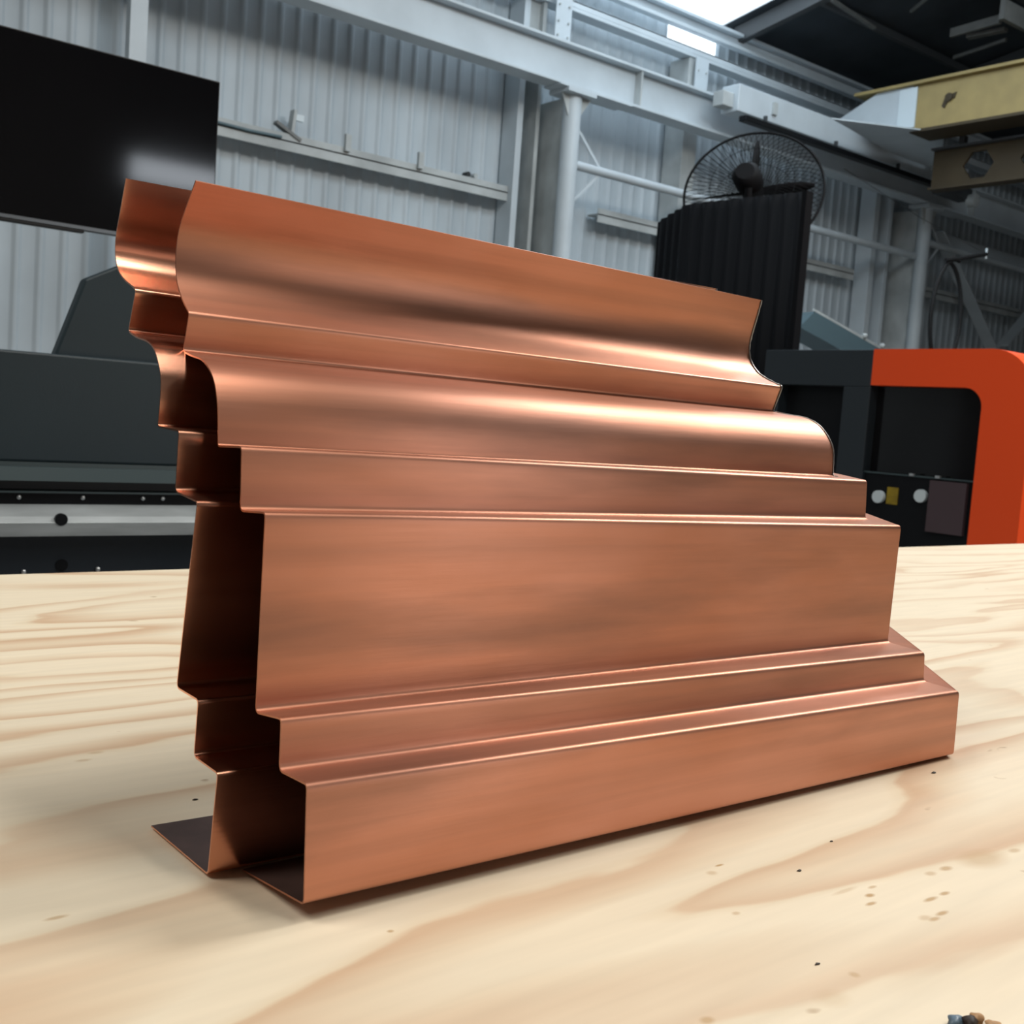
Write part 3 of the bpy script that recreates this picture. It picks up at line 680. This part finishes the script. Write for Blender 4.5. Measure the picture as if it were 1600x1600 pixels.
L1 = dict(cove=[(306, 283), (292, 322), (281, 356), (276, 387.5), (275, 419), (278, 444), (284.4, 465.6), (291, 479.7), (296, 489)],
          ovolo=[(286.5, 548), (300, 555), (314, 560), (324, 571), (332.5, 587.5), (337.5, 609), (340.5, 640.6), (341, 696)],
          steps=[(378, 697), (376, 797), (415, 800), (400, 1112), (440, 1122), (437, 1203), (480, 1225), (475, 1415)])
R1_ = dict(cove=[(1190, 469), (1183.6, 492), (1174, 525), (1170.6, 545), (1173, 564), (1183.6, 581.6), (1198, 592), (1213, 599.5), (1222, 604)],
           ovolo=[(1207, 643), (1232, 648), (1259, 653), (1279, 664), (1293, 681), (1301, 699), (1302, 716), (1301, 744)],
           steps=[(1355, 750), (1352, 811), (1408, 821), (1387, 1003), (1445, 1019), (1443, 1064), (1499, 1080), (1490, 1179)])
L2 = dict(cove=[(197, 279), (187.5, 334), (181.5, 369), (180.6, 397), (184.4, 419), (193, 434), (203, 443), (209, 448), (212.5, 453)],
          ovolo=[(201, 517), (214, 526), (230, 532), (240.6, 544), (247.5, 566), (251.6, 591), (250.5, 625), (247, 665)],
          steps=[(280, 672), (274.5, 767), (309, 783), (276.5, 1073), (310, 1093), (303.5, 1181), (340.5, 1207.5), (325, 1368)])
X1 = 0.2938; X2 = at(325, 1368, Z=0.0022).x
MS = 0.25; MC = 0.956 + MS*0.51
def on_mitre(px, py):
    d = ray(px, py); t = MC/(d.x+MS*d.y); return C0+d*t
def outline(D, fn):
    c = [fn(*p) for p in catmull(V2(D['cove']), NC)]; o = [fn(*p) for p in catmull(V2(D['ovolo']), NO)]
    s = [fn(*p) for p in D['steps']]
    pts = c + o + s
    corner = {NC: .003, NC+1: .003, NC+1+NO: .003}
    for i in range(8): corner[NC+NO+2+i] = .0037
    return pts, corner
def with_fillets(pts, corner, k=4):
    out = []; lens = []
    for i, p in enumerate(pts):
        if i in corner and 0 < i < len(pts)-1:
            r = corner[i]; a = pts[i-1]-p; b = pts[i+1]-p
            ra = min(r, a.length*.45); rb_ = min(r, b.length*.45)
            pa = p+a.normalized()*ra; pb = p+b.normalized()*rb_
            out.append(p+a.normalized()*min(ra*1.7, a.length*.47))
            for j in range(k+1):
                t = j/k; out.append(pa*(1-t)**2+p*2*t*(1-t)+pb*t*t)
            out.append(p+b.normalized()*min(rb_*1.7, b.length*.47))
        else: out.append(p)
    return out
RET = Vector((0.7071, 0.7071, 0))
def moulding(name, Lp, Rp, corner, ret_len, mat, label, flange):
    # foot flange folded back under the sheet
    lf = Lp[-1]+Vector((0, flange, 0)); lf.z = 0.0016
    rf = Rp[-1]+Vector((-MS*flange, flange, 0)); rf.z = 0.0016
    Lq = with_fillets(Lp+[lf], corner); Rq = with_fillets(Rp+[rf], corner)
    n = len(Lq); NX = 24; cols = []
    for k in range(NX+1):
        t = k/NX; cols.append([a.lerp(b, t) for a, b in zip(Lq, Rq)])
    for k in range(1, 4): cols.append([p+RET*(ret_len*k/3) for p in Rq])
    root = bpy.data.objects.new(name, None); COL.objects.link(root)
    org = Vector((Lp[-1].x, Lp[-1].y, 0)); root.location = org; root['_org'] = tuple(org)
    tag(root, label, 'moulding', 'folded copper mouldings on the bench')
    T = 0.0011; NC_ = len(cols)
    def nrmal(c, i):
        a_ = cols[min(c+1, NC_-1)][i]-cols[max(c-1, 0)][i]
        if c == NX: a_ = cols[c][i]-cols[c-1][i]
        b_ = cols[c][min(i+1, n-1)]-cols[c][max(i-1, 0)]
        return b_.cross(a_).normalized()
    outer = [[cols[c][i] for i in range(n)] for c in range(NC_)]
    sgn = 1.0 if nrmal(2, 0).y > 0 else -1.0
    inner = [[cols[c][i]+nrmal(c, i)*(sgn*T) for i in range(n)] for c in range(NC_)]
    vs = []; fs = []; sm = []
    def grid(g, flip):
        b0 = len(vs)
        for c in g: vs.extend(p-org for p in c)
        for c in range(NC_-1):
            for i in range(n-1):
                q_ = (b0+c*n+i, b0+c*n+i+1, b0+(c+1)*n+i+1, b0+(c+1)*n+i)
                fs.append(q_ if not flip else q_[::-1]); sm.append(True)
    grid(outer, sgn < 0); nf_ = len(fs); grid(inner, sgn > 0); nf2_ = len(fs)
    def rim(la, lb):
        b0 = len(vs); m_ = len(la); vs.extend(p-org for p in la); vs.extend(p-org for p in lb)
        for i in range(m_-1): fs.append((b0+i, b0+i+1, b0+m_+i+1, b0+m_+i)); sm.append(False)
    rim(outer[0], inner[0]); rim(inner[-1], outer[-1])
    rim([c[0] for c in outer], [c[0] for c in inner]); rim([c[-1] for c in inner], [c[-1] for c in outer])
    me = bpy.data.meshes.new('copper_sheet'); me.from_pydata(vs, [], fs)
    for p, s_m in zip(me.polygons, sm): p.use_smooth = s_m
    att = me.attributes.new('sharp_edge', 'BOOLEAN', 'EDGE'); G = n*NC_
    for e_ in me.edges:
        a_, b_ = e_.vertices
        if b_ < 2*G and a_ < 2*G and (a_ % G)//n == NX and (b_ % G)//n == NX: att.data[e_.index].value = True
    me.materials.append(mat); me.materials.append(M_BACK)
    for k in range(nf_, nf2_): me.polygons[k].material_index = 1
    o = bpy.data.objects.new('copper_sheet', me); COL.objects.link(o); o.parent = root; o['_org'] = tuple(org)
    # soldered corner seam
    s = MB(); path = [p+Vector((0.0001, -0.0001, 0)) for p in Rq[:NC+NO+20]]
    rad = [0.0007+0.0006*abs(math.sin(i*1.7))*(1 if i < NC+12 else 0.4) for i in range(len(path))]
    so = s.tube(path, rad, 6).build('solder_seam', M_SOLDER, root); so['label'] = 'dull grey solder bead along the mitred corner'
    return root
pL1, cor = outline(L1, lambda x, y: at(x, y, X=X1))
pR1, _ = outline(R1_, on_mitre)
pL1[-1].z = 0.010; pR1[-1].z = 0.0030
pL2, cor2 = outline(L2, lambda x, y: at(x, y, X=X2))
ttop = at(1120, 451, Y=pR1[0].y+0.055); dv = ttop-pR1[0]
print('second top shift', dv, 'L1top', pL1[0], 'R1top', pR1[0])
zs_ = ttop.z/pR1[0].z
pR2 = [Vector((p.x+dv.x, p.y+0.055, p.z*zs_)) for p in pR1]
pR2[-1].z = 0.0055
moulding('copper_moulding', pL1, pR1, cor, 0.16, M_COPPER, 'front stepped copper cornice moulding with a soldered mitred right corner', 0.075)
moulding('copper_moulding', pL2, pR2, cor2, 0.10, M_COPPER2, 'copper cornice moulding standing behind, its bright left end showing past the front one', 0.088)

# ------------------------------------------------------------ scraps on the bench
def lump(px, py, r, mat, name, label, sq=(1, 1, 0.6), seed=0, grp='scraps at the bottom right corner'):
    rnd = random.Random(seed); p = at(px, py, Z=0.0); mb = MB(); vs = []; fs = []; seg, rings = 12, 8
    ph = [rnd.uniform(0, 6) for _ in range(6)]
    for i in range(rings+1):
        th = math.pi*i/rings
        for k in range(seg):
            a_ = 2*math.pi*k/seg
            rr = r*(1+0.25*math.sin(3*a_+ph[0]+2*th)+0.15*math.sin(5*a_+ph[1])*math.sin(3*th+ph[2]))
            vs.append(p+Vector((rr*math.sin(th)*math.cos(a_)*sq[0], rr*math.sin(th)*math.sin(a_)*sq[1], r*sq[2]+r*math.cos(th)*sq[2])))
    for i in range(rings):
        for k in range(seg): fs.append((i*seg+k, i*seg+(k+1) % seg, (i+1)*seg+(k+1) % seg, (i+1)*seg+k))
    mb.add(vs, fs, True); return tag(mb.build(name, mat), label, 'scrap', grp)
lump(1492, 1604, 0.0035, M_CHIP_B, 'metal_scrap', 'blue grey scrap at the left of the small heap in the bottom right corner', (1.4, 1, .8), 1)
lump(1514, 1607, 0.0036, M_CHIP_D, 'charred_scrap', 'dark brown scrap in the middle of the small heap in the corner', (1.2, 1, .9), 2)
lump(1524, 1600, 0.0030, M_CHIP_T, 'wood_scrap', 'tan wood scrap on top of the small heap in the corner', (1.6, 1, .9), 3)
lump(1549, 1607, 0.0034, M_CHIP_T, 'wood_scrap', 'tan wood scrap at the right end of the small heap in the corner', (1.5, 1, .5), 4)
for px, py, r, lab in ((1277, 1507, .0011, 'tiny dark chip alone on the pale plywood near the bottom right'), (1249, 1361, .0012, 'tiny grey chip on the plywood in front of the copper corner'),
                       (1299, 1315, .0009, 'tiny reddish curl on the plywood in front of the copper'), (1459, 1208, .0016, 'small brown chip on the plywood below the right copper corner'),
                       (305, 1250, .0012, 'small brown chip on the plywood left of the copper foot')):
    lump(px, py, r, M_CHIP_D, 'plywood_chip', lab, (1.6, .8, .4), int(px), 'tiny chips scattered on the bench')
for o in bpy.data.objects:
    if '_org' in o.keys(): del o['_org']
